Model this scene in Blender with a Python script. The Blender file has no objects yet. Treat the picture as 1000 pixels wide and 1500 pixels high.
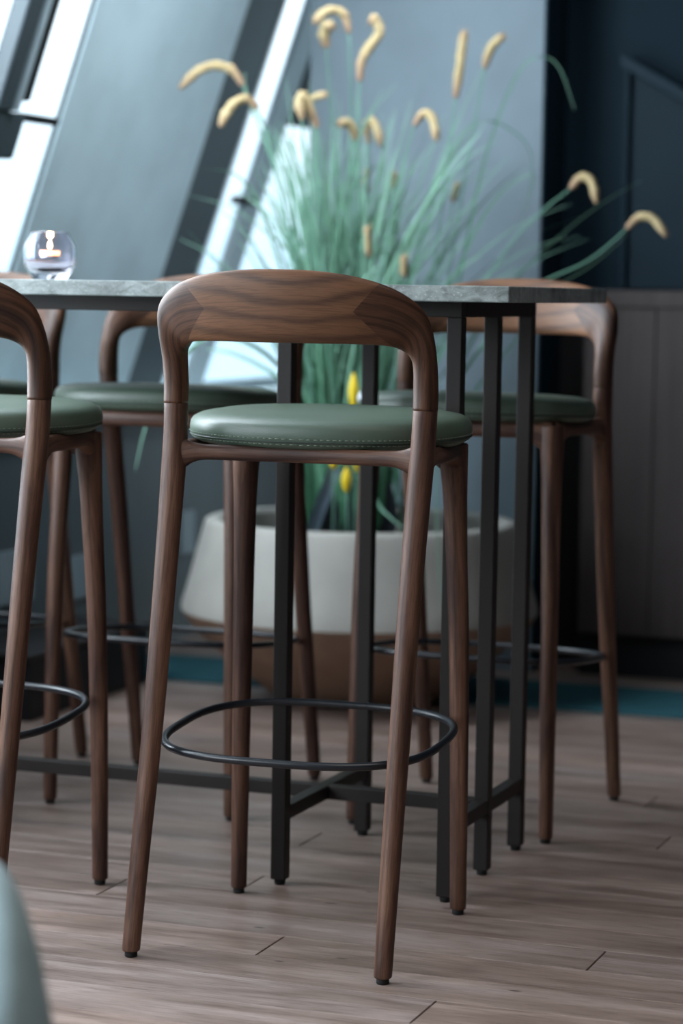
import bpy, bmesh, math, random
from mathutils import Vector, Matrix
random.seed(7)
R = math.radians
scn = bpy.context.scene
C = scn.collection

# ------------------------------------------------------------------ camera
PITCH, ROLL, EYE, FPX = 0.08902, 0.01621, 1.05, 3613.9
cd = bpy.data.cameras.new('camera')
cam = bpy.data.objects.new('camera', cd); C.objects.link(cam); scn.camera = cam
cd.sensor_fit = 'VERTICAL'; cd.sensor_height = 36.0; cd.sensor_width = 24.0
cd.lens = FPX * 36.0 / 1500.0
cd.clip_start = 0.05; cd.clip_end = 200
cam.matrix_world = Matrix.Translation((0, 0, EYE)) @ Matrix.Rotation(math.pi/2 - PITCH, 4, 'X') @ Matrix.Rotation(ROLL, 4, 'Z')
cd.dof.use_dof = True; cd.dof.focus_distance = 3.84; cd.dof.aperture_fstop = 2.9

# ------------------------------------------------------------------ world, daylight, exposure
w = bpy.data.worlds.new('overcast_sky'); scn.world = w; w.use_nodes = True
nt = w.node_tree; nt.nodes.clear()
out = nt.nodes.new('ShaderNodeOutputWorld'); bg = nt.nodes.new('ShaderNodeBackground')
tc = nt.nodes.new('ShaderNodeTexCoord'); sp = nt.nodes.new('ShaderNodeSeparateXYZ'); cr = nt.nodes.new('ShaderNodeValToRGB')
nt.links.new(tc.outputs['Generated'], sp.inputs[0]); nt.links.new(sp.outputs['Z'], cr.inputs[0])
cr.color_ramp.elements[0].position = 0.0; cr.color_ramp.elements[0].color = (0.50, 0.72, 0.84, 1)
cr.color_ramp.elements[1].position = 0.10; cr.color_ramp.elements[1].color = (0.84, 0.95, 1.0, 1)
nt.links.new(cr.outputs[0], bg.inputs[0]); bg.inputs[1].default_value = 2.2
nt.links.new(bg.outputs[0], out.inputs[0])

YAW = -0.353                                   # the room's and the table's long axis
U = Vector((math.cos(YAW), math.sin(YAW), 0)); V = Vector((-U.y, U.x, 0))
def uv(u, v, z=0.0): return U*u + V*v + Vector((0, 0, z))
LEAN = 0.34                                    # the glazed side wall leans into the room
N_IN = (U - Vector((0, 0, LEAN))).normalized() # points into the room
S_UP = (U*LEAN + Vector((0, 0, 1))).normalized()

def area(name, loc, direction, sx, sy, power, color):
    l = bpy.data.lights.new(name, 'AREA'); l.shape = 'RECTANGLE'; l.size = sx; l.size_y = sy
    l.energy = power; l.color = color
    o = bpy.data.objects.new(name, l); C.objects.link(o); o.location = loc
    o.rotation_euler = Vector(direction).to_track_quat('-Z', 'Z').to_euler()
    return o
# daylight through the side windows nearer the camera, through the windows in view, and from the room behind
area('window_daylight', uv(-3.2, 4.0, 1.75), (U*1.0 - V*0.05 - Vector((0,0,0.30))), 3.4, 1.5, 390, (0.86, 0.94, 1.0))
area('window_daylight_near', uv(-3.2, 1.5, 1.65), (U*1.0 + V*0.45 - Vector((0,0,0.25))), 1.5, 1.3, 105, (0.92, 0.96, 1.0))
area('room_fill_window', uv(0.2, -1.6, 2.2), (V*1.0 - Vector((0,0,0.35))), 2.5, 1.2, 6, (1.0, 0.93, 0.88))
area('added_floor_fill', uv(-.35, 2.7, 2.95), (0, 0, -1), 2.4, 1.4, 16, (1.0, .95, .90)).data.spread = R(110)  # unseen overhead fill, added to brighten the floor
panel_fill = area('added_panel_fill', uv(-1.55, 5.1, 2.9), (U*-1.40 + V*0.95 - Vector((0,0,1.30))), 1.0, .25, 17, (0.86, 0.94, 1.0))  # added lamp out of view, brightens the leaning panel and the pier
panel_fill.data.spread = R(75)
scn.view_settings.view_transform = 'Standard'; scn.view_settings.look = 'None'
scn.view_settings.exposure = 0.0; scn.view_settings.gamma = 1.0
scn.view_settings.use_curve_mapping = False

# ------------------------------------------------------------------ helpers
def tag(o, label=None, cat=None, group=None, kind=None):
    if label: o['label'] = label
    if cat: o['category'] = cat
    if group: o['group'] = group
    if kind: o['kind'] = kind
    return o
def empty(name, loc=(0,0,0), rz=0, **k):
    o = bpy.data.objects.new(name, None); C.objects.link(o); o.location = loc; o.rotation_euler = (0,0,rz)
    o.empty_display_size = 0.1
    return tag(o, **k)
def mesh(name, verts, faces, mat, parent=None, smooth=True, attrs=None, **k):
    me = bpy.data.meshes.new(name); me.from_pydata([tuple(v) for v in verts], [], faces); me.update()
    if smooth:
        me.polygons.foreach_set('use_smooth', [True]*len(me.polygons))
    if attrs:
        for an, vals in attrs.items():
            a = me.attributes.new(an, 'FLOAT_VECTOR', 'POINT')
            a.data.foreach_set('vector', [c for q in vals for c in q])
    if mat: me.materials.append(mat)
    bm = bmesh.new(); bm.from_mesh(me); bmesh.ops.recalc_face_normals(bm, faces=bm.faces); bm.to_mesh(me); bm.free()
    o = bpy.data.objects.new(name, me); C.objects.link(o)
    if parent: o.parent = parent
    return tag(o, **k)
class Geo:
    """collects vertices and faces"""
    def __init__(s): s.v = []; s.f = []; s.g = []
    def add(s, vs, fs, g=None):
        b = len(s.v); s.v += [Vector(q) for q in vs]; s.f += [[i+b for i in f] for f in fs]
        s.g += g if g else [(0,0,0)]*len(vs)
    def build(s, name, mat, parent=None, smooth=True, **k):
        return mesh(name, s.v, s.f, mat, parent, smooth, {'grain': s.g}, **k)
def catmull(st, n):
    """st: list of equal-length float lists; returns a smooth interpolation with n steps per span"""
    outp = []
    L = len(st)
    for i in range(L-1):
        p0 = st[max(i-1,0)]; p1 = st[i]; p2 = st[i+1]; p3 = st[min(i+2,L-1)]
        for j in range(n):
            t = j/n; t2 = t*t; t3 = t2*t
            outp.append([0.5*((2*b)+(-a+c)*t+(2*a-5*b+4*c-d)*t2+(-a+3*b-3*c+d)*t3) for a,b,c,d in zip(p0,p1,p2,p3)])
    outp.append(list(st[-1])); return outp
def sweep(g, rings, seg=24, ex=2.0, caps=True, round_cap=0.0, s0=0.0):
    """rings: (centre, Uhalf, Vhalf). the grain attribute is (across, across, along)"""
    rr = [(Vector(c), Vector(a), Vector(b)) for c, a, b in rings]
    if round_cap:
        for end in (0, -1):
            c, a, b = rr[end]; c2 = rr[1 if end == 0 else -2][0]; d = (c-c2).normalized()
            new = [(c + d*round_cap*0.7, a*(1-round_cap*0.3/max(a.length,1e-6)), b*(1-round_cap*0.3/max(b.length,1e-6))),
                   (c + d*round_cap, a*(1-round_cap/max(a.length,1e-6)), b*(1-round_cap/max(b.length,1e-6)))]
            if end == 0: rr = [new[1], new[0]] + rr
            else: rr = rr + new
    vs, fs, gr = [], [], []; s = s0; prev = None
    for c, a, b in rr:
        if prev is not None: s += (c-prev).length
        prev = c
        for k in range(seg):
            th = 2*math.pi*k/seg; co, si = math.cos(th), math.sin(th)
            x = math.copysign(abs(co)**(2/ex), co); y = math.copysign(abs(si)**(2/ex), si)
            vs.append(c + a*x + b*y); gr.append((x*a.length, y*b.length, s))
    n = len(rr)
    for i in range(n-1):
        for k in range(seg):
            k2 = (k+1) % seg
            fs.append([i*seg+k, i*seg+k2, (i+1)*seg+k2, (i+1)*seg+k])
    if caps:
        fs.append(list(range(seg))[::-1]); fs.append([(n-1)*seg+k for k in range(seg)])
    g.add(vs, fs, gr)
def tube(g, pts, r, seg=10, closed=False, rf=None):
    pts = [Vector(p) for p in pts]; n = len(pts); rings = []
    up = Vector((0,0,1))
    for i, p in enumerate(pts):
        if closed: d = pts[(i+1)%n]-pts[(i-1)%n]
        else: d = pts[min(i+1,n-1)]-pts[max(i-1,0)]
        d.normalize()
        if abs(d.dot(up)) > 0.98: up = Vector((0,1,0)) if abs(d.y) < .9 else Vector((1,0,0))
        a = d.cross(up).normalized(); b = a.cross(d).normalized(); up = b
        q = rf(i/(max(n-1,1))) if rf else r
        rings.append((p, a*q, b*q))
    if closed:
        vs, fs, gr = [], [], []
        for i, (c, a, b) in enumerate(rings):
            for k in range(seg):
                th = 2*math.pi*k/seg; vs.append(c + a*math.cos(th) + b*math.sin(th)); gr.append((0,0,i*.01))
        for i in range(n):
            j = (i+1) % n
            for k in range(seg): fs.append([i*seg+k, i*seg+(k+1)%seg, j*seg+(k+1)%seg, j*seg+k])
        g.add(vs, fs, gr)
    else: sweep(g, rings, seg)
def box(g, c, x, y, z, ax=None):
    """box centred on c with full sizes along the axes ax"""
    c = Vector(c); A = ax or (Vector((1,0,0)), Vector((0,1,0)), Vector((0,0,1)))
    vs = [c + A[0]*(sx*x/2) + A[1]*(sy*y/2) + A[2]*(sz*z/2) for sx in (-1,1) for sy in (-1,1) for sz in (-1,1)]
    g.add(vs, [[0,1,3,2],[4,6,7,5],[0,4,5,1],[2,3,7,6],[0,2,6,4],[1,5,7,3]])
def bevel(o, wd, seg=2):
    m = o.modifiers.new('bevel', 'BEVEL'); m.width = wd; m.segments = seg; m.limit_method = 'ANGLE'; m.angle_limit = R(35)
    return o
AX = (U, V, Vector((0,0,1)))

# ------------------------------------------------------------------ materials
def mat(name, base=(.5,.5,.5), rough=.5, metal=0.0, spec=.5):
    m = bpy.data.materials.new(name); m.use_nodes = True; b = m.node_tree.nodes['Principled BSDF']
    b.inputs['Base Color'].default_value = (*base, 1); b.inputs['Roughness'].default_value = rough
    b.inputs['Metallic'].default_value = metal; b.inputs['Specular IOR Level'].default_value = spec
    return m, m.node_tree, b
def node(nt, typ, **k):
    n = nt.nodes.new(typ)
    for a, b in k.items():
        if a.startswith('i_'): n.inputs[a[2:].replace('_', ' ')].default_value = b
        else: setattr(n, a, b)
    return n
def ramp(nt, src, stops):
    r = nt.nodes.new('ShaderNodeValToRGB'); e = r.color_ramp.elements
    while len(e) < len(stops): e.new(0.5)
    for q, (p, c) in zip(e, stops): q.position = p; q.color = (*c, 1)
    nt.links.new(src, r.inputs[0]); return r.outputs[0]
def noise(nt, vec, scale, detail=4, rough=.5, dist=0.0):
    n = nt.nodes.new('ShaderNodeTexNoise'); n.inputs['Scale'].default_value = scale; n.inputs['Detail'].default_value = detail
    n.inputs['Roughness'].default_value = rough; n.inputs['Distortion'].default_value = dist
    if vec: nt.links.new(vec, n.inputs['Vector'])
    return n.outputs['Fac']
def mapping(nt, vec, scale, loc=(0,0,0)):
    m = nt.nodes.new('ShaderNodeMapping'); m.inputs['Scale'].default_value = scale; m.inputs['Location'].default_value = loc
    nt.links.new(vec, m.inputs['Vector']); return m.outputs[0]
def mixc(nt, fac, a, b, mode='MIX'):
    m = nt.nodes.new('ShaderNodeMix'); m.data_type = 'RGBA'; m.blend_type = mode
    for s, i in ((fac, 0), (a, 6), (b, 7)):
        if isinstance(s, (int, float)): m.inputs[i].default_value = s
        elif isinstance(s, tuple): m.inputs[i].default_value = (*s, 1)
        else: nt.links.new(s, m.inputs[i])
    return m.outputs[2]
def bump(nt, b, h, strength, dist=.002):
    n = nt.nodes.new('ShaderNodeBump'); n.inputs['Strength'].default_value = strength; n.inputs['Distance'].default_value = dist
    nt.links.new(h, n.inputs['Height']); nt.links.new(n.outputs[0], b.inputs['Normal'])

def walnut(name, light, mid, dark, offset=0.0, figure=1.0, joint=False):
    m, nt, b = mat(name, light, .50, spec=.34)
    at = nt.nodes.new('ShaderNodeAttribute'); at.attribute_name = 'grain'
    oi = nt.nodes.new('ShaderNodeObjectInfo')
    add = nt.nodes.new('ShaderNodeVectorMath'); add.operation = 'ADD'
    sc = nt.nodes.new('ShaderNodeVectorMath'); sc.operation = 'SCALE'; sc.inputs['Scale'].default_value = 3.0
    cmb = nt.nodes.new('ShaderNodeCombineXYZ')
    for i in range(3): nt.links.new(oi.outputs['Random'], cmb.inputs[i])
    nt.links.new(cmb.outputs[0], sc.inputs[0]); nt.links.new(at.outputs['Vector'], add.inputs[0]); nt.links.new(sc.outputs[0], add.inputs[1])
    v = add.outputs[0]
    broad = noise(nt, mapping(nt, v, (28, 28, 3.2), (offset, 0, 0)), 1.0, 3, .5, .8)
    wv = node(nt, 'ShaderNodeTexWave', wave_type='BANDS', bands_direction='X')
    wv.inputs['Scale'].default_value = 1.0; wv.inputs['Distortion'].default_value = 11.0; wv.inputs['Detail'].default_value = 3; wv.inputs['Detail Scale'].default_value = .8
    nt.links.new(mapping(nt, v, (17, 12, 1.9), (offset, .3, 0)), wv.inputs['Vector'])
    fine = noise(nt, mapping(nt, v, (520, 520, 22)), 1.0, 2, .6)
    col = ramp(nt, broad, [(.30, dark), (.48, mid), (.68, light)])
    lines = ramp(nt, wv.outputs['Fac'], [(0.0, (.42, .38, .37)), (.14, (.78, .76, .75)), (.45, (1, 1, 1))])
    col = mixc(nt, .62*figure, col, mixc(nt, 1.0, col, lines, 'MULTIPLY'))
    pores = ramp(nt, fine, [(.38, (.42, .38, .36)), (.52, (1, 1, 1))])
    col = mixc(nt, .55, col, mixc(nt, 1.0, col, pores, 'MULTIPLY'))
    if joint:                                  # the crest is glued up from three pieces: a plainer, redder middle with slanting joints
        tcn = nt.nodes.new('ShaderNodeTexCoord'); sx = nt.nodes.new('ShaderNodeSeparateXYZ'); nt.links.new(tcn.outputs['Object'], sx.inputs[0])
        def mth(op, a, c=None):
            n = nt.nodes.new('ShaderNodeMath'); n.operation = op
            for i, q in enumerate((a, c)):
                if q is None: continue
                if isinstance(q, (int, float)): n.inputs[i].default_value = q
                else: nt.links.new(q, n.inputs[i])
            return n.outputs[0]
        lim = mth('ADD', mth('MULTIPLY', mth('ABSOLUTE', mth('SUBTRACT', sx.outputs['Z'], 1.02)), .9), .122)
        lim = mth('MULTIPLY', lim, mth('GREATER_THAN', sx.outputs['Z'], .955))
        inside = mth('LESS_THAN', mth('ABSOLUTE', sx.outputs['X']), lim)
        arc = node(nt, 'ShaderNodeTexWave', wave_type='RINGS', rings_direction='Y'); arc.inputs['Scale'].default_value = 1.0
        arc.inputs['Distortion'].default_value = 5.0; arc.inputs['Detail'].default_value = 3; arc.inputs['Detail Scale'].default_value = 1.2
        nt.links.new(mapping(nt, tcn.outputs['Object'], (3.6, 1, 11), (0, 0, -12.3)), arc.inputs['Vector'])
        mid_ = mixc(nt, .6, light, ramp(nt, arc.outputs['Fac'], [(0.0, dark), (.22, mid), (.6, light), (1, light)]))
        mid_ = mixc(nt, .45, mid_, mixc(nt, 1.0, mid_, pores, 'MULTIPLY'))
        col = mixc(nt, inside, mixc(nt, 1.0, col, (.80, .76, .78), 'MULTIPLY'), mid_)
    nt.links.new(col, b.inputs['Base Color']); bump(nt, b, fine, .18, .0006)
    return m
WAL = walnut('walnut', (.168, .086, .054), (.092, .043, .028), (.036, .016, .011))
WAL_C = walnut('walnut_crest', (.158, .073, .036), (.095, .043, .022), (.036, .016, .010), .7, 1.3, True)

def leather():
    m, nt, b = mat('green_leather', (.060, .098, .068), .46, spec=.55)
    tcn = nt.nodes.new('ShaderNodeTexCoord'); v = tcn.outputs['Object']
    vo = node(nt, 'ShaderNodeTexVoronoi'); vo.inputs['Scale'].default_value = 520; nt.links.new(v, vo.inputs['Vector'])
    bump(nt, b, vo.outputs['Distance'], .22, .0006)
    n = noise(nt, v, 9, 3)
    nt.links.new(ramp(nt, n, [(.3, (.056, .085, .060)), (.7, (.070, .101, .074))]), b.inputs['Base Color'])
    return m
LEA = leather()
THREAD = mat('stitch_thread', (.20, .24, .19), .7)[0]
BLACK = mat('black_steel', (.008, .010, .014), .34, .0, .5)[0]
RUB = mat('black_rubber', (.01, .01, .011), .7)[0]
def powder(name, c):
    m, nt, b = mat(name, c, .52, spec=.25)
    tcn = nt.nodes.new('ShaderNodeTexCoord'); bump(nt, b, noise(nt, tcn.outputs['Object'], 700, 2), .15, .0004); return m
FRAME = powder('bronze_powder_coat', (.017, .0135, .012))
def stone():
    m, nt, b = mat('grey_stone', (.2,.22,.22), .34)
    tcn = nt.nodes.new('ShaderNodeTexCoord'); v = tcn.outputs['Object']
    big = noise(nt, mapping(nt, v, (22, 22, 40)), 1, 6, .7, 1.5)
    vein = noise(nt, mapping(nt, v, (6, 34, 2.0)), 1, 5, .6, .5)
    sp_ = noise(nt, v, 260, 2, .6)
    col = ramp(nt, big, [(.36, (.075, .078, .070)), (.47, (.22, .245, .24)), (.62, (.40, .44, .44))])
    col = mixc(nt, .55, col, ramp(nt, vein, [(.34, (.030, .045, .044)), (.56, (.22, .26, .255))]))
    col = mixc(nt, 1.0, col, ramp(nt, sp_, [(.60, (0, 0, 0)), (.74, (.22, .22, .20))]), 'ADD')
    nt.links.new(col, b.inputs['Base Color']); bump(nt, b, sp_, .2, .0006); return m
STONE = stone()
def floor_wood():
    m, nt, b = mat('oak_floor', (.2,.16,.14), .42, spec=.4)
    tcn = nt.nodes.new('ShaderNodeTexCoord'); oi = nt.nodes.new('ShaderNodeObjectInfo')
    add = nt.nodes.new('ShaderNodeVectorMath'); add.operation = 'ADD'
    cmb = nt.nodes.new('ShaderNodeCombineXYZ'); mm = node(nt, 'ShaderNodeMath', operation='MULTIPLY'); mm.inputs[1].default_value = 17
    nt.links.new(oi.outputs['Random'], mm.inputs[0])
    for i in range(3): nt.links.new(mm.outputs[0], cmb.inputs[i])
    nt.links.new(tcn.outputs['Object'], add.inputs[0]); nt.links.new(cmb.outputs[0], add.inputs[1]); v = add.outputs[0]
    broad = noise(nt, mapping(nt, v, (2.2, 20, 1)), 1, 4, .55, .6)
    fine = noise(nt, mapping(nt, v, (16, 330, 1)), 1, 3, .6)
    blot = noise(nt, mapping(nt, v, (2.6, 7, 1), (4, 2, 0)), 1, 3, .55)
    col = ramp(nt, broad, [(.30, (.155, .108, .087)), (.5, (.250, .186, .158)), (.70, (.335, .266, .238))])
    tint = ramp(nt, oi.outputs['Random'], [(0, (.82, .80, .79)), (.4, (1.0, .97, .95)), (.7, (.90, .91, .93)), (1, (1.12, 1.02, .96))])
    col = mixc(nt, 1.0, col, tint, 'MULTIPLY')
    col = mixc(nt, .55, col, mixc(nt, 1.0, col, ramp(nt, fine, [(.38, (.42, .39, .37)), (.52, (1.05, 1.05, 1.05))]), 'MULTIPLY'))
    col = mixc(nt, .5, col, mixc(nt, 1.0, col, ramp(nt, blot, [(.32, (.70, .66, .65)), (.62, (1.18, 1.18, 1.20))]), 'MULTIPLY'))
    kn = node(nt, 'ShaderNodeTexVoronoi'); kn.inputs['Scale'].default_value = 1.0; nt.links.new(mapping(nt, v, (5.5, 14, 1)), kn.inputs['Vector'])
    col = mixc(nt, 1.0, col, ramp(nt, kn.outputs['Distance'], [(.035, (.22, .18, .16)), (.075, (1, 1, 1))]), 'MULTIPLY')
    nt.links.new(col, b.inputs['Base Color']); bump(nt, b, fine, .25, .0008)
    nt.links.new(ramp(nt, blot, [(.3, (.34,)*3), (.7, (.50,)*3)]), b.inputs['Roughness'])
    return m
OAK = floor_wood()
def plain(name, c, rough=.6, var=.08, scale=6, spec=.4):
    m, nt, b = mat(name, c, rough, spec=spec); tcn = nt.nodes.new('ShaderNodeTexCoord')
    n = noise(nt, tcn.outputs['Object'], scale, 4)
    nt.links.new(ramp(nt, n, [(.3, tuple(x*(1-var) for x in c)), (.7, tuple(x*(1+var) for x in c))]), b.inputs['Base Color'])
    bump(nt, b, noise(nt, tcn.outputs['Object'], scale*40, 2), .05, .001)
    return m
GREYWALL = plain('grey_blue_paint', (.170, .222, .258), .6)
PANEL = plain('pale_grey_blue_cladding', (.47, .60, .66), .45)
MULL = plain('pale_grey_mullion', (.42, .52, .57), .45)
SLATE = plain('dark_slate_cladding', (.050, .068, .078), .5)
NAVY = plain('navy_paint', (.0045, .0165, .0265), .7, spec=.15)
NAVY2 = plain('navy_trim_paint', (.0065, .022, .034), .6, spec=.2)
DARKB = plain('near_black_panel', (.010, .009, .010), .5)
TEAL = plain('teal_carpet', (.012, .080, .100), .95, .2, 60)
CEIL = plain('dark_ceiling_paint', (.05, .055, .06), .8)
BACKW = plain('dim_wall_paint', (.05, .05, .055), .7)
SKIRT = plain('black_plinth', (.004, .005, .007), .6)
def veneer():
    m, nt, b = mat('brown_veneer', (.06,.05,.045), .5, spec=.35)
    at = nt.nodes.new('ShaderNodeTexCoord'); oi = nt.nodes.new('ShaderNodeObjectInfo')
    mm = node(nt, 'ShaderNodeMath', operation='MULTIPLY'); mm.inputs[1].default_value = 9; nt.links.new(oi.outputs['Random'], mm.inputs[0])
    cmb = nt.nodes.new('ShaderNodeCombineXYZ'); nt.links.new(mm.outputs[0], cmb.inputs[0]); nt.links.new(mm.outputs[0], cmb.inputs[1])
    add = nt.nodes.new('ShaderNodeVectorMath'); add.operation = 'ADD'; nt.links.new(at.outputs['Object'], add.inputs[0]); nt.links.new(cmb.outputs[0], add.inputs[1])
    n = noise(nt, mapping(nt, add.outputs[0], (40, 8, 1.6)), 1, 4, .6, .3)
    nt.links.new(ramp(nt, n, [(.3, (.042, .031, .030)), (.7, (.066, .050, .047))]), b.inputs['Base Color']); return m
VEN = veneer()
CREAM = plain('cream_glaze', (.33, .315, .285), .55, .06, 12)
TAN = plain('tan_glaze', (.25, .155, .105), .6, .12, 10)
SOIL = plain('potting_soil', (.030, .026, .018), .9, .5, 60)
def two_tone(name, a, bcol, rough=.5):
    m, nt, b = mat(name, a, rough, spec=.4); oi = nt.nodes.new('ShaderNodeAttribute'); oi.attribute_name = 'grain'
    s = nt.nodes.new('ShaderNodeSeparateXYZ'); nt.links.new(oi.outputs['Vector'], s.inputs[0])
    nt.links.new(ramp(nt, s.outputs[0], [(0, a), (1, bcol)]), b.inputs['Base Color'])
    b.inputs['Transmission Weight'].default_value = 0.0
    return m
BLADE = two_tone('grass_blade', (.028, .150, .065), (.21, .38, .29), .5)
STEM = mat('grass_stem', (.11, .25, .18), .55)[0]
def plume_mat():
    m, nt, b = mat('seed_plume', (.45, .32, .14), .85, spec=.2); at = nt.nodes.new('ShaderNodeAttribute'); at.attribute_name = 'grain'
    s = nt.nodes.new('ShaderNodeSeparateXYZ'); nt.links.new(at.outputs['Vector'], s.inputs[0])
    nt.links.new(ramp(nt, s.outputs[0], [(0, (.33, .205, .145)), (.35, (.44, .345, .185)), (.75, (.45, .355, .20)), (1, (.34, .225, .135))]), b.inputs['Base Color'])
    return m
PLUME = plume_mat()
YEL = mat('yellow_petal', (.80, .58, .02), .5)[0]
WHT = mat('white_petal', (.70, .74, .80), .5)[0]
BLUELEAF = mat('grey_blue_leaf', (.20, .28, .36), .5)[0]
DARKLEAF = mat('dark_leaf', (.006, .010, .014), .5)[0]
UPH = plain('pale_blue_grey_wool', (.26, .34, .355), .85, .08, 30)
def glass(name, tint, rough=0.0, gloss=.10):
    m = bpy.data.materials.new(name); m.use_nodes = True; nt = m.node_tree; nt.nodes.clear()
    o = nt.nodes.new('ShaderNodeOutputMaterial'); t = nt.nodes.new('ShaderNodeBsdfTransparent'); g = nt.nodes.new('ShaderNodeBsdfGlossy')
    lw_ = nt.nodes.new('ShaderNodeLayerWeight'); fr = nt.nodes.new('ShaderNodeMath'); fr.operation = 'POWER'; fr.inputs[1].default_value = 5.0; nt.links.new(lw_.outputs['Facing'], fr.inputs[0]); mx = nt.nodes.new('ShaderNodeMixShader')
    t.inputs[0].default_value = (*tint, 1); g.inputs['Roughness'].default_value = rough
    nt.links.new(fr.outputs[0], mx.inputs[0]); nt.links.new(t.outputs[0], mx.inputs[1]); nt.links.new(g.outputs[0], mx.inputs[2]); nt.links.new(mx.outputs[0], o.inputs[0])
    return m
PANE = glass('window_glass', (.96, .98, 1.0))
def real_glass():
    m, nt, b = mat('smoky_lilac_glass', (.94, .90, .97), .02); b.inputs['Transmission Weight'].default_value = 1.0; b.inputs['IOR'].default_value = 1.22
    return m
CGLASS = real_glass()
WAX = mat('candle_wax', (.85, .70, .55), .5)[0]
WAX.node_tree.nodes['Principled BSDF'].inputs['Emission Color'].default_value = (1.0, .52, .25, 1)
WAX.node_tree.nodes['Principled BSDF'].inputs['Emission Strength'].default_value = 3.2
FLAME = mat('flame', (1, .7, .4), .5)[0]
FLAME.node_tree.nodes['Principled BSDF'].inputs['Emission Color'].default_value = (1.0, .72, .42, 1)
FLAME.node_tree.nodes['Principled BSDF'].inputs['Emission Strength'].default_value = 9
TIN = mat('tealight_tin', (.6, .6, .62), .3, 1.0)[0]

# ------------------------------------------------------------------ floor
K0, PW = 3.306, 0.125                      # plank rows run along U; row k starts at v = K0 + PW*k
fl = Geo(); box(fl, uv(0, 4.0, -.022), 8.4, 13.0, .02, AX)
floor = fl.build('floor', mat('subfloor', (.012, .010, .009), .9)[0], smooth=False, kind='structure')
joints = {0: -1.10, 2: -1.443, 3: -.936, 4: -1.844, 5: -1.63, 8: -1.661, 10: -1.028, 13: -1.14}
pc = {}
def plank(u0, u1, k):
    ln = round(u1-u0, 3)
    if ln not in pc:
        g = Geo(); hx, hy, t, bv = ln/2-.0012, PW/2-.0005, .012, .0008
        vs = [(sx*hx, sy*hy, -t) for sx, sy in ((-1,-1),(1,-1),(1,1),(-1,1))] + [(sx*hx, sy*hy, -bv) for sx, sy in ((-1,-1),(1,-1),(1,1),(-1,1))] + \
             [(sx*(hx-bv), sy*(hy-bv), 0) for sx, sy in ((-1,-1),(1,-1),(1,1),(-1,1))]
        fs = [[8,9,10,11]]
        for a in (0, 4):
            for i in range(4): fs.append([a+i, a+(i+1)%4, a+4+(i+1)%4, a+4+i])
        g.add(vs, fs); o = g.build('plank', OAK, floor, False); pc[ln] = o.data
    else:
        o = bpy.data.objects.new('plank', pc[ln]); C.objects.link(o); o.parent = floor
    o.location = uv((u0+u1)/2, K0+PW*(k+.5), 0); o.rotation_euler = (0,0,YAW)
rnd = random.Random(3)
for k in range(-9, 35):
    L = 2.1
    j = joints.get(k, rnd.uniform(-.66, -.25))
    e = [j + L*m for m in range(-3, 4)]
    e = [max(-3.05, min(2.4, q)) for q in e]
    for a, b in zip(e, e[1:]):
        if b-a > .02: plank(a, b, k)

def strip(name, u0, u1, v0, v1, z0, z1, m, **k):
    g = Geo(); box(g, uv((u0+u1)/2, (v0+v1)/2, (z0+z1)/2), u1-u0, v1-v0, z1-z0, AX)
    return g.build(name, m, smooth=False, **k)
strip('trim_2', -2.98, 2.4, 6.015, 6.42, .0005, .006, TEAL, kind='structure', label='teal carpet strip across the floor before the back wall')

# ------------------------------------------------------------------ side wall: low dark wall, sill, leaning glazing
VB = 9.0
g = Geo(); box(g, uv(-3.08, 2.75, .34), .16, 12.5, .68, AX)
wl = g.build('wall_left', SLATE, smooth=False, kind='structure')
g = Geo(); box(g, uv(-3.07, 2.75, .695), .24, 12.5, .03, AX)
bevel(g.build('sill', MULL, wl, smooth=False), .004)
D0 = -3.15; ZS = .70; ZT = 3.0
def member(name, v0, v1, z0, z1, t0, t1, m, parent, **k):
    """slab in the leaning plane: along V from v0 to v1, height z0..z1, depth t0..t1 towards the room"""
    vs = []
    for z in (z0, z1):
        for vv in (v0, v1):
            for t in (t0, t1): vs.append(uv(D0 + LEAN*(z-ZS) + t, vv, z))
    g = Geo(); g.add(vs, [[0,1,3,2],[4,6,7,5],[0,4,5,1],[2,3,7,6],[0,2,6,4],[1,5,7,3]])
    o = g.build(name, m, parent, smooth=False, **k); return bevel(o, .006)
def window(n, v0, v1, fm, rail=None, fr=.035, t=(.0, .05)):
    w_ = empty('window_%d' % n, uv(D0, v0, ZS), kind='structure')
    w_.rotation_euler = (0,0,0)
    inv = Matrix.Translation(-w_.location)
    def mm(name, *a):
        o = member(name, *a, w_); o.matrix_parent_inverse = inv; return o
    mm('frame', v0, v0+fr, ZS+.02, ZT, t[0], t[1], fm); mm('frame', v1-fr, v1, ZS+.02, ZT, t[0], t[1], fm)
    mm('frame', v0+fr, v1-fr, ZS+.02, ZS+.06, t[0], t[1], fm)
    o = mm('pane', v0+fr, v1-fr, ZS+.06, ZT, .001, .006, PANE); o.modifiers.clear()
    return w_, mm
# pieces as they stand along the wall, near to far
member('wall_left', -3.4, -2.9, ZS, ZT, 0, .12, PANEL, None, kind='structure')
member('trim_light_block', -2.9, -.3, ZS, ZT, 0, .10, BACKW, None, kind='structure')  # closed bay out of view, added to block camera-side daylight
window(1, -.3, 2.0, SLATE);  member('trim_3', 2.0, 2.35, ZS, ZT, 0, .12, PANEL, None, kind='structure')
window(2, 2.35, 4.3, SLATE)
member('trim_4', 4.3, 4.6, ZS, ZT, 0, .06, PANEL, None, kind='structure')
w4, mm4 = window(3, 4.6, 5.69, SLATE, fr=.012, t=(0, .012))
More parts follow.
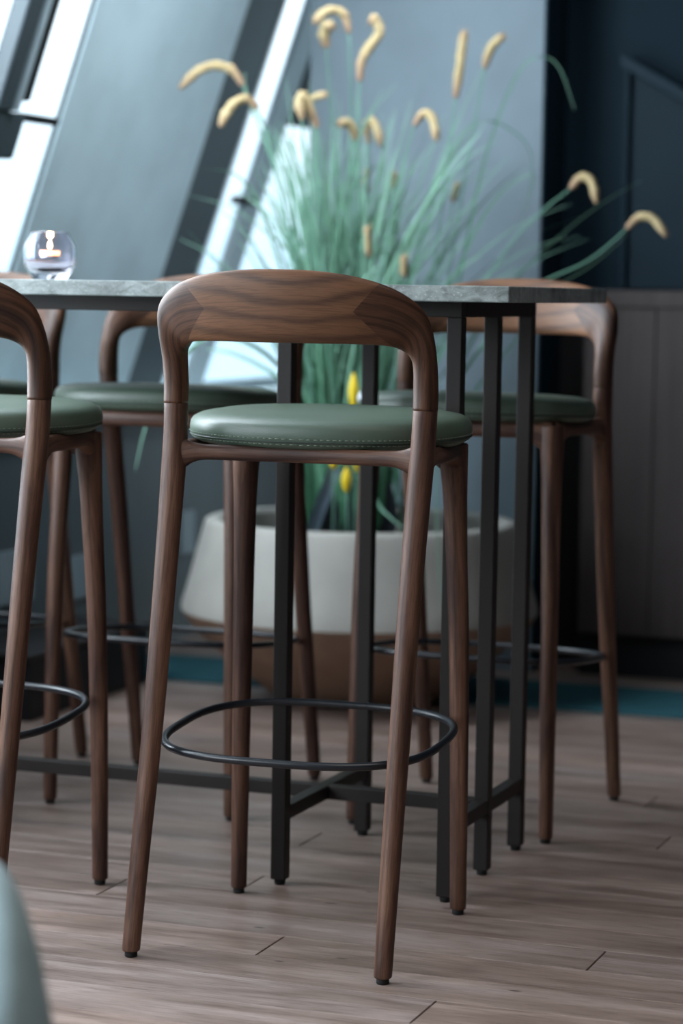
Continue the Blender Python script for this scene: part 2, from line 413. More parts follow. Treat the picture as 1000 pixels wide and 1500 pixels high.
# opening casement: its dark frame stands off the glass, with a stay arm and a hinge block
mm4('casement_frame', 5.27, 5.345, 1.47, ZT, .01, .06, SLATE)
mm4('casement_frame', 5.345, 5.365, 1.47, ZT, .01, .07, MULL)  # pale strip paints the highlight line along the casement
mm4('casement_frame', 5.375, 5.44, 1.50, ZT, .01, .05, DARKB)
mm4('hinge_block', 5.30, 5.44, 1.36, 1.47, .01, .05, SLATE)
mm4('stay_arm', 5.44, 5.66, 1.455, 1.475, .01, .03, DARKB)
member('trim_5', 5.685, 6.60, ZS, ZT, 0, .018, PANEL, None, kind='structure', label='wide pale grey-blue leaning column panel between the windows')
member('trim_6', 6.60, 6.865, ZS, ZT, 0, .008, SLATE, None, kind='structure', label='dark slate leaning strip beside the wide pale panel')
w5, mm5 = window(4, 6.865, 7.03, MULL, fr=.012, t=(0, .012))
mm5('stay_arm', 6.93, 7.09, 1.31, 1.335, .01, .03, DARKB)
member('trim_7', 7.03, 7.165, ZS, ZT, 0, .02, MULL, None, kind='structure', label='pale grey leaning mullion left of the bright far window')
w6, mm6 = window(5, 7.165, VB, MULL, fr=.01, t=(0, .012))
mm6('casement_frame', 7.17, 8.9, 1.56, ZT, .012, .03, SLATE)

# ------------------------------------------------------------------ back walls, right part, counter, ceiling
g = Geo(); vs = [uv(a, b, z) for b in (VB, VB+.12) for a, z in ((-3.16,0),(-3.16,ZS),(D0+LEAN*(ZT-ZS),ZT),(-1.9,ZT),(-1.9,0))]
g.add(vs, [[0,1,2,3,4],[9,8,7,6,5]] + [[i,(i+1)%5,5+(i+1)%5,5+i] for i in range(5)]); g.build('wall_back', BACKW, smooth=False, kind='structure')
strip('wall_pier', -2.545, -1.862, 6.595, 6.82, 0, ZT, GREYWALL, kind='structure', label='grey-blue wall pier behind the planted grasses')
strip('trim_pier_shade', -1.862, -1.856, 6.597, 6.82, 0, ZT, NAVY, kind='structure')  # thin board, its navy paints the shade on the pier's side face
strip('wall_far', -2.545, 2.6, 6.82, 6.95, 1.04, ZT, NAVY, kind='structure', label='navy upper wall at the right')
strip('wall_far_lower', -2.545, 2.6, 6.82, 6.95, 0, 1.04, DARKB, kind='structure')
strip('ceiling', -3.7, 2.6, -3.4, VB+.1, ZT, ZT+.1, CEIL, kind='structure')
strip('wall_right', 2.4, 2.55, -3.4, 6.95, 0, ZT, BACKW, kind='structure')
strip('wall_rear', -3.6, 2.5, -3.5, -3.35, 0, ZT, BACKW, kind='structure')

# navy hatch with a sloping head on the upper wall
hat = empty('wall_hatch', uv(-1.5, 6.80, 1.07), YAW, label='navy panel with sloping top edge on the upper wall above the brown counter', cat='wall panel')
def loc_poly(name, pts, y0, y1, m, parent):
    g = Geo(); n = len(pts); vs = [(x, y0, z) for x, z in pts] + [(x, y1, z) for x, z in pts]
    fs = [list(range(n)), list(range(n, 2*n))[::-1]] + [[i, (i+1)%n, n+(i+1)%n, n+i] for i in range(n)]
    g.add(vs, fs); return bevel(g.build(name, m, parent, smooth=False), .004)
top = [(-.167, .629), (.62, .183), (.62, .0), (-.167, .0)]
loc_poly('panel', top, 0, .02, NAVY2, hat)
loc_poly('slanted_ledge', [(-.180, .650), (.62, .197), (.62, .160), (-.180, .612)], -.075, .0, NAVY2, hat)
loc_poly('side_batten', [(-.180, .612), (-.165, .604), (-.165, 0), (-.180, 0)], -.02, .0, NAVY2, hat)

# brown veneered counter
ct = empty('counter', uv(-.3, 6.6, 0), YAW, label='brown wood veneer counter front with black plinth at the right', cat='counter')
def lbox(name, x0, x1, y0, y1, z0, z1, m, parent, bw=.0, **k):
    g = Geo(); box(g, ((x0+x1)/2, (y0+y1)/2, (z0+z1)/2), x1-x0, y1-y0, z1-z0)
    o = g.build(name, m, parent, smooth=False, **k)
    return bevel(o, bw) if bw else o
XL = -1.73 + .3
lbox('plinth', XL, 2.6, .03, .2, 0, .12, SKIRT, ct)
lbox('carcass', XL+.004, 2.6, .014, .2, .12, 1.02, DARKB, ct)
e = [XL, XL+.20, XL+.50, XL+.80, XL+1.1, XL+1.4, XL+1.7, XL+2.0, XL+2.3, XL+2.6]
for a, b in zip(e, e[1:]): lbox('panel', a+.001, b-.001, 0, .016, .12, 1.02, VEN, ct, .0015)
lbox('countertop', XL-.004, 2.6, -.008, .2, 1.02, 1.067, VEN, ct, .003)

# small plates and a low box along the dark side wall
PLATE = plain('grey_plate', (.17, .22, .25), .5)
def plate(v, z, wv_, hz, lab):
    g = Geo(); box(g, (0,0,0), .012, wv_, hz); o = bevel(g.build('wall_plate', PLATE, smooth=False), .003)
    o.location = uv(-2.994, v, z); o.rotation_euler = (0,0,YAW); tag(o, lab, 'wall plate')
plate(5.68, .30, .20, .14, 'pale wall plate low on the dark side wall, nearest of three')
plate(6.05, .26, .20, .12, 'pale wall plate low on the dark side wall, middle of three')
plate(6.78, .32, .10, .13, 'small pale wall plate low on the dark side wall, nearest the planter')
fb = empty('floor_box', uv(-2.86, 5.62, 0), YAW, label='low black box on the floor against the dark side wall', cat='box')
lbox('body', -.12, .12, -.34, .34, 0, .15, SKIRT, fb, .006); lbox('lid', -.125, .125, -.345, .345, .15, .165, DARKB, fb, .004)

# ------------------------------------------------------------------ bar stools
def make_stool():
    t = empty('bar_stool')
    # rear legs, splayed backwards
    RP = [(.2083,.000,.012),(.2072,.028,.15),(.2057,.067,.33),(.2052,.1005,.50),(.2055,.120,.60),(.2066,.144,.72),(.2072,.154,.77),(.2082,.163,.82),(.2094,.166,.868)]
    RR = [(.0142,.0142),(.0152,.0152),(.0165,.0168),(.0176,.018),(.0182,.0188),(.0192,.0205),(.0196,.0215),(.0192,.0218),(.0188,.0216)]
    FP = [(.1990,.4510,.012),(.1980,.4495,.15),(.1960,.4460,.33),(.1930,.4400,.50),(.1898,.4335,.60),(.1870,.427,.70),(.1850,.423,.755),(.1840,.421,.800)]
    FR = [.0138,.0147,.0160,.0172,.0180,.0198,.0225,.0240]
    def leg(P, RX, sx, lab=None):
        st = [[sx*p[0], p[1], p[2], r[0], r[1]] for p, r in zip(P, RX)]
        st = catmull(st, 4); g = Geo()
        sweep(g, [((q[0],q[1],q[2]), (q[3]*sx,0,0), (0,-q[4],0)) for q in st], 20, 2.1, round_cap=.003)
        o = g.build('leg', WAL, t)
        gl = Geo(); x, y = sx*P[0][0], P[0][1]
        sweep(gl, [((x,y,0),(.0085,0,0),(0,.0085,0)),((x,y,.001),(.0100,0,0),(0,.0100,0)),((x,y,.0075),(.0100,0,0),(0,.0100,0)),((x,y,.012),(.009,0,0),(0,.009,0))], 16)
        gl.build('glide', RUB, o, label='black rubber glide')
        return o
    for s in (-1, 1):
        leg(RP, RR, s); leg(FP, [(r, r) for r in FR], s)
    # crest: outer edge, inner edge, rear half thickness
    S = [((.2282,.166,.868),(.1906,.166,.868),(0,-1),.0216),((.2284,.1665,.900),(.1904,.167,.900),(0,-1),.0213),((.2285,.161,.942),(.1905,.160,.934),(.12,-1),.0200),((.2275,.143,.985),(.187,.150,.951),(.32,-1),.0180),
         ((.2190,.121,1.021),(.178,.139,.9605),(.50,-1),.0165),((.195,.097,1.046),(.166,.122,.9665),(.52,-1),.0155),((.163,.078,1.0625),(.145,.106,.969),(.42,-1),.0148),
         ((.118,.064,1.0745),(.108,.086,.970),(.28,-1),.0142),((.06,.056,1.0815),(.058,.072,.970),(.13,-1),.0138),((0,.053,1.083),(0,.067,.970),(0,-1),.0136)]
    st = [list(o)+list(i)+[d[0], d[1], th] for o, i, d, th in S]
    st += [[-q[0],q[1],q[2],-q[3],q[4],q[5],-q[6],q[7],q[8]] for q in st[-2::-1]]
    st = catmull(st, 5); rings = []
    for q in st:
        o, i = Vector(q[0:3]), Vector(q[3:6]); c = (o+i)/2; a = (o-i)/2; b = Vector((q[6], q[7], 0)).normalized()*q[8]
        rings.append((c, a, b))
    g = Geo(); sweep(g, rings, 32, 2.35, s0=-.55)
    g.build('backrest', WAL_C, t)
    # seat frame: rails that flare into the legs
    fr = Geo()
    def rail(a, b, zc, h, th, fd, fu, bow=(0,0), fl_=.055):
        a, b = Vector(a), Vector(b); L = (b-a).length; d = (b-a)/L; nrm = Vector((d.y, -d.x, 0)); rr = []
        for i in range(33):
            s = i/32; e_ = min(s, 1-s)*L
            k = max(0, 1-e_/fl_)**2.4
            lo, hi = zc-h-fd*k, zc+h+fu*k
            c = a + (b-a)*s + Vector((bow[0], bow[1], 0))*math.sin(math.pi*s); c.z = (lo+hi)/2
            rr.append((c, Vector((0,0,(hi-lo)/2)), nrm*(th*(1+.18*k))))
        sweep(fr, rr, 16, 2.6)
    rail((-.2060,.158,0), (.2060,.158,0), .7905, .0125, .0125, .030, .016, (0, .012))
    rail((-.186,.423,0), (.186,.423,0), .793, .0165, .014, .048, .006, (0, .018), .075)
    for s in (-1, 1): rail((s*.2060,.158,0), (s*.186,.423,0), .793, .0145, .013, .040, .006, (s*.006, 0), .07)
    fr.build('seat_frame', WAL, t)
    # upholstered seat
    A, B, YC, N = .2335, .178, .3245, 2.35
    prof = [(.86,.8035),(.935,.806),(.975,.8115),(.992,.817),(1.0,.8245),(1.0,.831),(.993,.8385),(.975,.8445),(.93,.850),(.82,.8545),(.6,.8575),(.3,.8588)]
    seg = 72; vs, fs = [], []
    def rim(sc, z, n=seg, off=0.0):
        o_ = []
        for k in range(n):
            th = 2*math.pi*k/n; co, si = math.cos(th), math.sin(th)
            aa = A*(1 - .05*max(0, -si)**2)
            x = math.copysign(abs(co)**(2/N), co)*(aa*sc + off); y = math.copysign(abs(si)**(2/N), si)*(B*sc + off)
            o_.append(Vector((x, YC+y, z + .006*(y/B))))
        return o_
    for sc, z in prof: vs += rim(sc, z)
    n = len(prof)
    for i in range(n-1):
        for k in range(seg): fs.append([i*seg+k, i*seg+(k+1)%seg, (i+1)*seg+(k+1)%seg, (i+1)*seg+k])
    vs += [Vector((0,YC,.8035)), Vector((0,YC,.859))]
    for k in range(seg):
        fs.append([len(vs)-2, (k+1)%seg, k]); fs.append([len(vs)-1, (n-1)*seg+k, (n-1)*seg+(k+1)%seg])
    seat = mesh('seat_cushion', vs, fs, LEA, t)
    gs = Geo(); tube(gs, rim(.9955, .8175, 96, .0004), .0011, 6, True)
    gs.build('piping', mat_seam, seat)
    gt = Geo()
    for z, sc, m_ in ((.8135, .982, 150), (.8225, .9985, 150)):
        P_ = rim(sc, z, 450, .0003)
        for k in range(0, 450, 3):
            a, b = P_[k], P_[(k+2) % 450]; tube(gt, [a, (a+b)/2 + (a-Vector((0,YC,a.z))).normalized()*.0004, b], .00045, 4)
    gt.build('stitching', THREAD, seat)
    # foot ring
    pts = []
    for k in range(96):
        th = 2*math.pi*k/96; co, si = math.cos(th), math.sin(th); nn = 2.9
        x = .2265*math.copysign(abs(co)**(2/nn), co); y = .1985*math.copysign(abs(si)**(2/nn), si)
        pts.append((x, .246+y, .3315+.076*y))
    gr = Geo(); tube(gr, pts, .0066, 12, True); ring = gr.build('footring', BLACK, t)
    return t
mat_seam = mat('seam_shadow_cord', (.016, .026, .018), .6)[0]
def copy_tree(o, parent=None):
    c = o.copy(); C.objects.link(c); c.parent = parent
    for ch in list(o.children): copy_tree(ch, c)
    return c
stool = make_stool()
spots = [((-.1232, 3.7502), -.3224, 'walnut bar stool with green leather seat, whole in the front centre'),
         ((-.744, 3.918), -.312, 'walnut bar stool on the near side, cut off by the left edge'),
         ((-.2449, 5.3204), 2.7953, 'walnut bar stool across the table, its seat behind the front centre stool'),
         ((.3856, 5.1635), 2.7595, 'walnut bar stool across the table at its right end'),
         ((-.771, 5.548), 2.79, 'walnut bar stool across the table at the far left, mostly hidden')]
for i, ((x, y), rz, lab) in enumerate(spots):
    o = stool if i == 0 else copy_tree(stool)
    o.location = (x, y, 0); o.rotation_euler = (0, 0, rz)
    tag(o, lab, 'bar stool', 'bar stools around the high table')

# ------------------------------------------------------------------ high table
tb = empty('high_table', (.1906, 4.2027, 0), YAW, label='high bar table with grey stone top on a dark slatted metal base', cat='table')
TA, TB, ZT_ = .3084, .4323, 1.0633
g = Geo(); box(g, ((.1233-2.55)/2 , (.5405-.1082)/2, ZT_-.0135), 2.6733, .6487, .027)
bevel(g.build('tabletop', STONE, tb, smooth=False), .002, 2)
lw = .027
def tleg(x, y):
    g = Geo(); box(g, (x, y, .010+1.0/2), lw, lw, 1.0)
    o = bevel(g.build('leg', FRAME, tb, smooth=False), .0018)
    gl = Geo(); sweep(gl, [((x,y,0),(.0095,0,0),(0,.0095,0)),((x,y,.0085),(.0105,0,0),(0,.0105,0)),((x,y,.0125),(.009,0,0),(0,.009,0))], 14); gl.build('glide', RUB, o, label='black rubber glide')
for x, y in ((0,0),(0,TB/2),(0,TB),(-TA,0),(-TA,TB),(-2.43,0),(-2.43,TB/2),(-2.43,TB),(-2.43+TA,0),(-2.43+TA,TB)): tleg(x, y)
rz0, rz1 = 1.010, 1.0365
lbox('rail', -2.43-lw/2, lw/2, -lw/2, lw/2, rz0, rz1, FRAME, tb, .0015); lbox('rail', -2.43-lw/2, lw/2, TB-lw/2, TB+lw/2, rz0, rz1, FRAME, tb, .0015)
for x in (0, -TA, -2.43+TA, -2.43): lbox('rail', x-lw/2, x+lw/2, lw/2, TB-lw/2, rz0, rz1, FRAME, tb, .0015)
zs0, zs1 = .115, .140
lbox('stretcher', -2.43+lw/2, -lw/2, TB/2-.0125, TB/2+.0125, zs0, zs1, FRAME, tb, .0015, label='long stretcher near the floor')
for x in (-TA, -2.43+TA): lbox('stretcher', x-.0125, x+.0125, lw/2, TB-lw/2, zs0+.0005, zs1+.0005, FRAME, tb, .0015)
for x in (0, -2.43):
    lbox('stretcher', x-.0125, x+.0125, lw/2, TB/2-lw/2, zs0, zs1, FRAME, tb, .0015); lbox('stretcher', x-.0125, x+.0125, TB/2+lw/2, TB-lw/2, zs0, zs1, FRAME, tb, .0015)

# ------------------------------------------------------------------ candle holder on the table
CX, CY = -.566, 4.75
cn = empty('candle_holder', (CX, CY, ZT_), label='round smoky glass candle holder with lit tealight at the left of the tabletop', cat='candle holder')
def lathe(prof, seg, rib=None):
    vs, fs = [], []
    for r, z, rb in prof:
        for k in range(seg):
            th = 2*math.pi*k/seg; q = r*(1 + rb*math.cos(th*seg/4)); vs.append((q*math.cos(th), q*math.sin(th), z))
    n = len(prof)
    for i in range(n-1):
        for k in range(seg): fs.append([i*seg+k, i*seg+(k+1)%seg, (i+1)*seg+(k+1)%seg, (i+1)*seg+k])
    if prof[0][0] > .001: fs.append(list(range(seg))[::-1])
    fs.append([(n-1)*seg+k for k in range(seg)])
    return vs, fs
pr = [(.029,0,0),(.0345,.003,0),(.0475,.024,0),(.0495,.029,0),(.0505,.046,0),(.0500,.064,0),(.0480,.069,0),(.0365,.0895,0),(.0350,.0920,0),(.0330,.0915,0),(.0335,.0885,.0),(.0445,.068,.001),(.0462,.062,.003),(.0465,.040,.003),(.044,.030,.002),(.034,.020,0),(.012,.018,0)]
vs, fs = lathe(pr, 144); bowl = mesh('glass_bowl', vs, fs, CGLASS, cn)
g = Geo(); cyl = [(.0192,.0195,0),(.0198,.021,0),(.0198,.0245,0),(.0190,.0245,0),(.0190,.021,0)]
vs, fs = lathe([(r, z+.022, b) for r, z, b in cyl], 40); tin = mesh('tealight_tin', vs, fs, TIN, cn)
vs, fs = lathe([(.0188,.0425,0),(.0188,.0555,0),(.006,.0545,0)], 32); wax = mesh('wax', vs, fs, WAX, cn, label='glowing wax disc')
g = Geo(); tube(g, [(0,0,.053),(.0005,0,.0605)], .0007, 6); g.build('wick', RUB, wax)
g = Geo(); sweep(g, [((0,0,.0590+z*.8),(r,0,0),(0,r,0)) for z, r in ((0,.0012),(.003,.0036),(.007,.0046),(.012,.0036),(.017,.0018),(.021,.0005))], 14); g.build('flame', FLAME, wax)
pl = bpy.data.lights.new('candle_light', 'POINT'); pl.energy = .12; pl.color = (1, .6, .3); pl.shadow_soft_size = .006
po = bpy.data.objects.new('candle_light', pl); C.objects.link(po); po.location = (CX, CY, ZT_+.084)

# ------------------------------------------------------------------ planter
PX, PY = .050, 6.35
pn = empty('planter', (PX, PY, 0), label='large round cream planter with a tan lower half by the grey wall pier', cat='planter')
def lat(name, prof, seg, m, parent, close_top=False, **k):
    vs, fs = [], []
    for r, z in prof:
        for j in range(seg):
            th = 2*math.pi*j/seg; vs.append((r*math.cos(th), r*math.sin(th), z))
    n = len(prof)
    for i in range(n-1):
        for j in range(seg): fs.append([i*seg+j, i*seg+(j+1)%seg, (i+1)*seg+(j+1)%seg, (i+1)*seg+j])
    if close_top: fs.append([(n-1)*seg+j for j in range(seg)])
    return mesh(name, vs, fs, m, parent, **k)
lat('body', [(.462,.232),(.460,.250),(.452,.275),(.432,.350),(.412,.425),(.404,.455),(.400,.463),(.392,.4665),(.372,.4665),(.364,.462),(.360,.452),(.362,.375)], 96, CREAM, pn, label='cream upper bowl with thick rounded rim')
lat('lower_body', [(.16,.001),(.20,.006),(.235,.020),(.300,.070),(.365,.125),(.420,.175),(.450,.212),(.4615,.232)], 96, TAN, pn, label='tan unglazed lower bowl')
so = Geo(); seg = 48; vs = [(0,0,.392)]; fs = []
for i in range(1, 9):
    for j in range(seg):
        th = 2*math.pi*j/seg; r = .361*i/8; vs.append((r*math.cos(th), r*math.sin(th), .392 + (rnd.uniform(-.008,.008) if i < 8 else -.004)))
for j in range(seg): fs.append([0, 1+j, 1+(j+1)%seg])
for i in range(7):
    for j in range(seg): fs.append([1+i*seg+j, 1+i*seg+(j+1)%seg, 1+(i+1)*seg+(j+1)%seg, 1+(i+1)*seg+j])
mesh('soil', vs, fs, SOIL, pn)

# ------------------------------------------------------------------ ornamental grass
def at(px, py, Y):
    """world point at depth Y seen at a position read off the photograph"""
    dx, dy = px-500, py-750; cr_, sr = math.cos(ROLL), math.sin(ROLL)
    X = dx*cr_ - dy*sr; W = -(dx*sr + dy*cr_)/FPX
    d = Vector((X/FPX, math.cos(PITCH)+W*math.sin(PITCH), -math.sin(PITCH)+W*math.cos(PITCH)))
    return Vector((0,0,EYE)) + d*(Y/d.y)
SZ = .40
gr = empty('ornamental_grass', (PX, PY, SZ), label='tall green grass with fuzzy yellow seed plumes growing in the cream planter', cat='plant')
org = Vector((PX, PY, SZ))
def ribbon(g, pts, wd, n=14, face=None, taper=True):
    P_ = catmull([list(p) for p in pts], max(2, n//(len(pts)-1)))
    P_ = [Vector(p) for p in P_]; m_ = len(P_); vs, fs, gg = [], [], []
    side = face or Vector((rnd.uniform(-1,1), rnd.uniform(-.6,.6), 0)).normalized()
    for i, p in enumerate(P_):
        t = i/(m_-1); d = (P_[min(i+1,m_-1)]-P_[max(i-1,0)]).normalized()
        s_ = side - d*side.dot(d); s_.normalize(); nn = d.cross(s_)
        q = wd*(1-t**2.2)*(.6+.4*min(1, t*5)) + .0006 if taper else wd
        vs += [p - s_*q, p + nn*q*.35, p + s_*q]; gg += [(t,0,0)]*3
    for i in range(m_-1):
        for k in (0, 1): fs.append([3*i+k, 3*i+k+1, 3*i+k+4, 3*i+k+3])
    g.add(vs, fs, gg)
g = Geo()
def rgrass(n, bx, by, spread, az, lean, hgt, droop, wd=.0042):
    for _ in range(n):
        b = Vector((bx + rnd.gauss(0, spread), by + rnd.gauss(0, spread*1.2), 0))
        q = math.hypot(b.x, b.y)
        if q > .33: b *= .33/q
        a = rnd.uniform(*az); L = rnd.uniform(*hgt); ln = rnd.uniform(*lean); dr = rnd.uniform(*droop)
        d = Vector((math.cos(a), math.sin(a)*.7, 0))
        pts = [b]
        for t in (.3, .6, .85, 1.0):
            pts.append(b + d*(ln*L*t**1.6 + dr*L*max(0,t-.5)**1.5) + Vector((0,0,L*(t - dr*1.6*max(0,t-.55)**2))))
        ribbon(g, pts, wd*rnd.uniform(.6, 1.25), 14)
rgrass(330, -.065, 0, .048, (0, 6.283), (.01, .12), (.55, 1.20), (0, .5), .0046)
rgrass(120, -.03, 0, .06, (0, 6.283), (.05, .30), (.35, .85), (.1, .9), .005)
rgrass(46, -.01, .0, .05, (-.5, .5), (.05, .22), (.8, 1.30), (0, .5), .0034)
rgrass(8, -.04, .0, .04, (2.7, 3.6), (.12, .36), (.7, 1.15), (.1, .9), .0034)
rgrass(7, .03, .0, .05, (-.4, .4), (.3, .55), (.6, 1.05), (.1, .9), .0034)
g.build('leaf_blades', BLADE, gr, kind='stuff')

def W(pts, Y0, Y1):
    n = len(pts); return [at(px, py, Y0 + (Y1-Y0)*i/max(n-1, 1)) - org for i, (px, py) in enumerate(pts)]
def base_pt(): return Vector((-.04 + rnd.uniform(-.07,.07), rnd.uniform(-.05,.05), 0))
def stalk_plume(plume, Y, via=None, lab=None, rad=.0125, bx=None, name_part='seed_plume'):
    """plume: photo points from its base to its tip"""
    W_ = W(plume, Y, Y - .03*(len(plume) > 2))
    b = base_pt() if bx is None else Vector((bx, rnd.uniform(-.04,.04), 0))
    mid = W(via, Y, Y) if via else [b.lerp(W_[0], .5) + Vector(((b.x-W_[0].x)*.16, 0, .10))]
    gs = Geo(); line = [b] + mid + [W_[0]]
    P_ = [Vector(p) for p in catmull([list(p) for p in line], 7)]
    tube(gs, P_, .003, 6, rf=lambda t: .0036-.0014*t); st = gs.build('stem', STEM, gr)
    gp = Geo(); Q = [Vector(p) for p in catmull([list(p) for p in W_], 8)]
    m_ = len(Q)
    vs, fs, gg = [], [], []; sg = 12; up = Vector((0,1,0))
    for i, p in enumerate(Q):
        t = i/(m_-1); d = (Q[min(i+1,m_-1)]-Q[max(i-1,0)]).normalized()
        a = d.cross(up).normalized(); bb = a.cross(d)
        r = rad*(.55+.45*min(1,t*4))*(1 if t < .85 else (1-(t-.85)/.15*.7))
        for k in range(sg):
            th = 2*math.pi*k/sg; q = r*rnd.uniform(.72, 1.12); vs.append(p + a*math.cos(th)*q + bb*math.sin(th)*q); gg.append((t,0,0))
    for i in range(m_-1):
        for k in range(sg): fs.append([i*sg+k, i*sg+(k+1)%sg, (i+1)*sg+(k+1)%sg, (i+1)*sg+k])
    fs += [list(range(sg))[::-1], [(m_-1)*sg+k for k in range(sg)]]
    gp.add(vs, fs, gg)
    # bristles
    for _ in range(70):
        i = rnd.randrange(1, m_-1); p = Q[i]; d = (Q[i+1]-Q[i-1]).normalized(); x = Vector((rnd.gauss(0,1), rnd.gauss(0,1), rnd.gauss(0,1))); x = (x - d*x.dot(d)).normalized()
        s_ = d.cross(x)*.0009; o_ = p + x*rad*.8; gp.add([o_-s_, o_+s_, p + x*rad*1.45 + d*rad*.8], [[0,1,2]], [(i/(m_-1),0,0)]*3)
    gp.build(name_part, PLUME, st, label=lab)
stalk_plume([(335,130),(318,108),(292,102),(268,112),(243,138)], 6.25, [(452,560),(400,300),(352,170)])
stalk_plume([(358,163),(342,150),(325,156),(312,172),(304,192)], 6.15, [(455,600),(418,380),(375,210)])
stalk_plume([(488,48),(480,22),(462,15),(446,24),(436,36)], 6.35, [(510,500),(500,250)])
stalk_plume([(456,70),(452,52),(456,38),(464,44)], 6.45, [(500,520),(474,250)], rad=.016)
stalk_plume([(506,118),(508,88),(520,66),(532,48),(526,26),(518,34)], 6.30, [(520,500),(508,280)], rad=.0135)
stalk_plume([(446,188),(434,160),(424,143),(418,152),(424,178)], 6.20, [(480,560),(458,330)], rad=.013)
stalk_plume([(420,160),(434,148),(448,142),(460,139)], 6.38, [(478,560),(440,300)], rad=.010)
stalk_plume([(504,206),(498,188),(488,179),(476,184)], 6.28, [(520,560),(512,350)], rad=.012)
stalk_plume([(522,208),(518,184),(526,176),(534,190),(540,212)], 6.40, [(522,560),(522,350)], rad=.012)
stalk_plume([(647,138),(651,100),(654,66),(657,38)], 6.30, [(600,560),(632,300)], rad=.0125)
stalk_plume([(688,94),(694,70),(704,54),(716,45)], 6.42, [(610,600),(665,250)], rad=.0125)
stalk_plume([(588,180),(600,163),(612,166),(618,182),(621,202)], 6.22, [(535,560),(562,300)], rad=.012)
stalk_plume([(820,266),(832,250),(846,250),(854,264),(858,286)], 6.20, [(600,600),(715,380),(775,305)], rad=.0115, bx=.05)
stalk_plume([(904,322),(918,306),(936,303),(950,314),(962,332)], 6.12, [(620,640),(740,440),(850,370)], rad=.011, bx=.06)
stalk_plume([(522,282),(520,266),(522,246)], 6.48, None, rad=.010)
stalk_plume([(558,275),(562,262),(560,250)], 6.50, [(545,560)], rad=.009)
stalk_plume([(581,402),(580,388),(579,372)], 6.10, [(566,600)], rad=.010)
stalk_plume([(528,375),(526,350),(524,330)], 6.12, [(524,560)], rad=.009)
stalk_plume([(648,290),(652,275),(654,262)], 6.5, [(600,600)], rad=.009)
def blade(pts, Y0, Y1, wd=.0035, lab=None, m=None, name='blade', bx=None):
    gg = Geo(); b = base_pt() if bx is None else Vector((bx, 0, 0))
    ribbon(gg, [b] + W(pts, Y0, Y1), wd, 28, Vector((1, .2, .1)).normalized()); gg.build(name, m or BLADE, gr, label=lab)
blade([(640,500),(690,240),(740,95),(790,80),(822,150)], 6.3, 6.4, .0026)
blade([(430,500),(372,320),(330,262),(278,255)], 6.2, 6.1, .0032)
blade([(440,420),(400,250),(345,150),(338,110)], 6.3, 6.3, .0026)
blade([(410,430),(330,410),(262,345)], 6.1, 5.9, .0024)
blade([(620,480),(700,300),(765,245),(752,300)], 6.2, 6.3, .0026)
blade([(585,420),(640,230),(690,170),(760,215),(748,330)], 6.4, 6.6, .0026)
blade([(660,560),(760,440),(850,380),(905,330)], 6.0, 5.9, .0036, bx=.07)
blade([(640,640),(740,500),(820,400)], 6.0, 5.9, .0034, bx=.07)
blade([(590,620),(630,600),(640,760),(650,890)], 6.0, 5.86, .0030, bx=.04)
blade([(520,700),(560,745),(592,772)], 6.1, 6.0, .0050)
blade([(420,560),(300,500),(222,600),(196,700)], 6.1, 5.9, .0050, 'pale drooping leaf left of the planter')
blade([(455,560),(490,380),(510,200),(560,120)], 6.3, 6.3, .0034)
blade([(470,560),(478,360),(500,220),(540,130)], 6.2, 6.2, .0040)
# broad leaves low in the clump
gg = Geo(); ribbon(gg, [at(452,796,6.12)-org, at(468,745,6.10)-org, at(488,686,6.08)-org], .017, 16, Vector((1,.15,.4)).normalized(), taper=False); gg.build('broad_leaf', BLUELEAF, gr, label='grey-blue broad leaf')
for pts, wd in (([(478,800),(486,755),(482,705)], .026), ([(505,800),(512,760),(506,725)], .020), ([(560,800),(572,750),(566,700)], .022)):
    gg = Geo(); ribbon(gg, W(pts, 6.18, 6.16), wd, 16, Vector((1,.1,0)).normalized()); gg.build('broad_leaf', DARKLEAF, gr, label='near-black broad leaf')

# flowers among the stalks
def flower(px, py, hpx, m, name, lab, cat, grp=None, r=.011, Y=6.06):
    c = at(px, py, Y); h = hpx/FPX*Y
    t = empty(name, (c.x, Y, SZ-.006), label=lab, cat=cat, group=grp); zc = c.z-(SZ-.006)
    gs = Geo(); tube(gs, [(0,0,0),(.002,.002,(zc-h/2)*.5),(0,0,zc-h/2+.002)], .002, 6); gs.build('stem', STEM, t)
    for k in range(5):
        a = 2*math.pi*k/5; gp = Geo(); d = Vector((math.cos(a), math.sin(a), 0)); s_ = Vector((-d.y, d.x, 0)); vs, fs = [], []
        for i in range(7):
            q = i/6; rr = r*(math.sin(math.pi*min(1, q*.8+.12))); wd = r*.85*math.sin(math.pi*(q*.9+.06))
            p = Vector((0,0,zc-h/2+h*q)) + d*rr; vs += [p - s_*wd - d*.2*wd, p + d*.0015, p + s_*wd - d*.2*wd]
        for i in range(6):
            for j in (0, 1): fs.append([3*i+j, 3*i+j+1, 3*i+j+4, 3*i+j+3])
        gp.add(vs, fs); gp.build('petal', m, t)
flower(512, 572, 52, YEL, 'yellow_flower', 'tall yellow flower bud in the planter, topmost, just above the front stool seat', 'flower', Y=6.10)
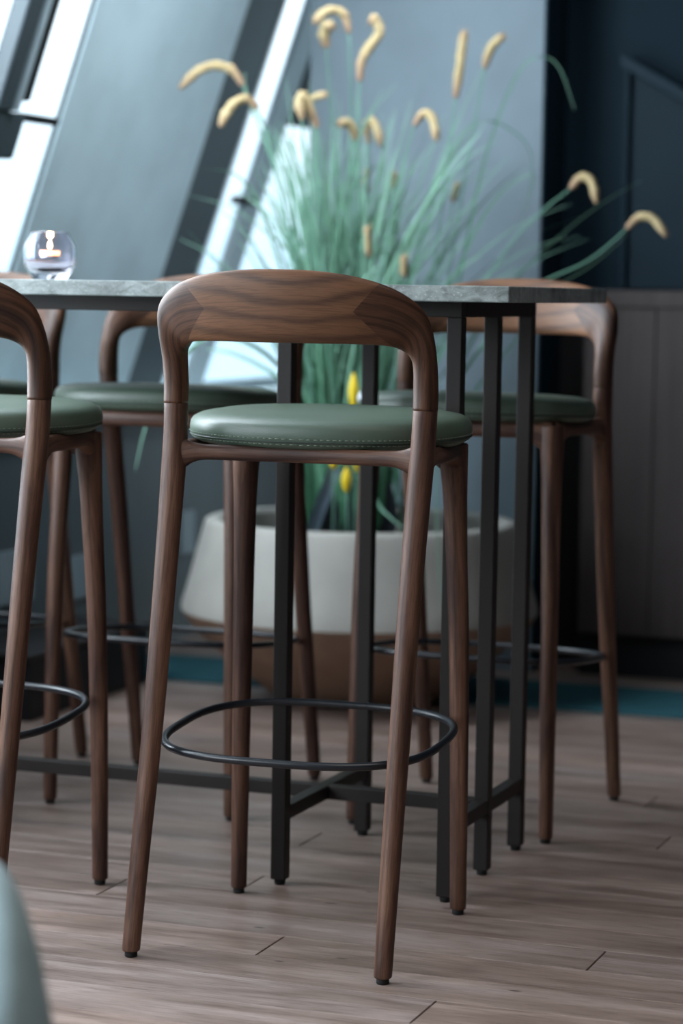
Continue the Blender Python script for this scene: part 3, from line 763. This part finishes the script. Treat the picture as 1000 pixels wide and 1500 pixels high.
flower(506, 702, 36, YEL, 'yellow_flower', 'yellow flower bud in the planter, lowest, below the front stool seat rail', 'flower', Y=6.03)
flower(519, 668, 44, YEL, 'yellow_flower', 'yellow flower bud in the planter, beside the dark table leg under the seat', 'flower', Y=6.15)
flower(486, 676, 22, YEL, 'yellow_flower', 'small yellow flower bud above the grey-blue leaf in the planter', 'flower', r=.010)
flower(529, 581, 22, WHT, 'white_flower', 'small white flower in the planter beside the topmost yellow bud', 'flower', r=.016)

# ------------------------------------------------------------------ tub chair close to the camera, mostly outside the frame
tc_ = empty('tub_chair', (-.600, 2.12, 0), .5, label='pale blue-grey upholstered tub chair, blurred rounded edge in the bottom left corner', cat='chair')
vs, fs = [], []; NA, NP = 49, 20
for i in range(NA):
    a = R(-125) + R(250)*i/(NA-1); ca, sa = math.cos(a+R(90)), math.sin(a+R(90))
    e_ = min(1, min(i, NA-1-i)/8); top = .345 + .170*math.sin(e_*math.pi/2)
    for j in range(NP):
        th = 2*math.pi*j/NP; co, si = math.cos(th), math.sin(th)
        cr_ = math.copysign(abs(co)**.8, co); sr = math.copysign(abs(si)**.8, si)
        z = (top+.16)/2 + sr*(top-.16)/2
        flare = .29 + .035*((z-.16)/.4)
        q = flare + cr_*.060*(1-.45*max(0, sr))
        vs.append((q*ca, q*sa, z))
for i in range(NA-1):
    for j in range(NP): fs.append([i*NP+j, i*NP+(j+1)%NP, (i+1)*NP+(j+1)%NP, (i+1)*NP+j])
fs += [list(range(NP))[::-1], [(NA-1)*NP+j for j in range(NP)]]
mesh('shell', vs, fs, UPH, tc_)
g = Geo(); sweep(g, [((0,-.03,z),(r,0,0),(0,r*1.05,0)) for z, r in ((.20,.255),(.23,.275),(.36,.275),(.40,.268),(.42,.24),(.425,.1))], 40, 2.3); g.build('seat_cushion', UPH, tc_)
for sx in (-1, 1):
    for sy in (-1, 1):
        g = Geo(); tube(g, [(sx*.20, sy*.20, 0), (sx*.17, sy*.17, .22)], .012, 12, rf=lambda t: .009+.006*t); g.build('leg', WAL, tc_)
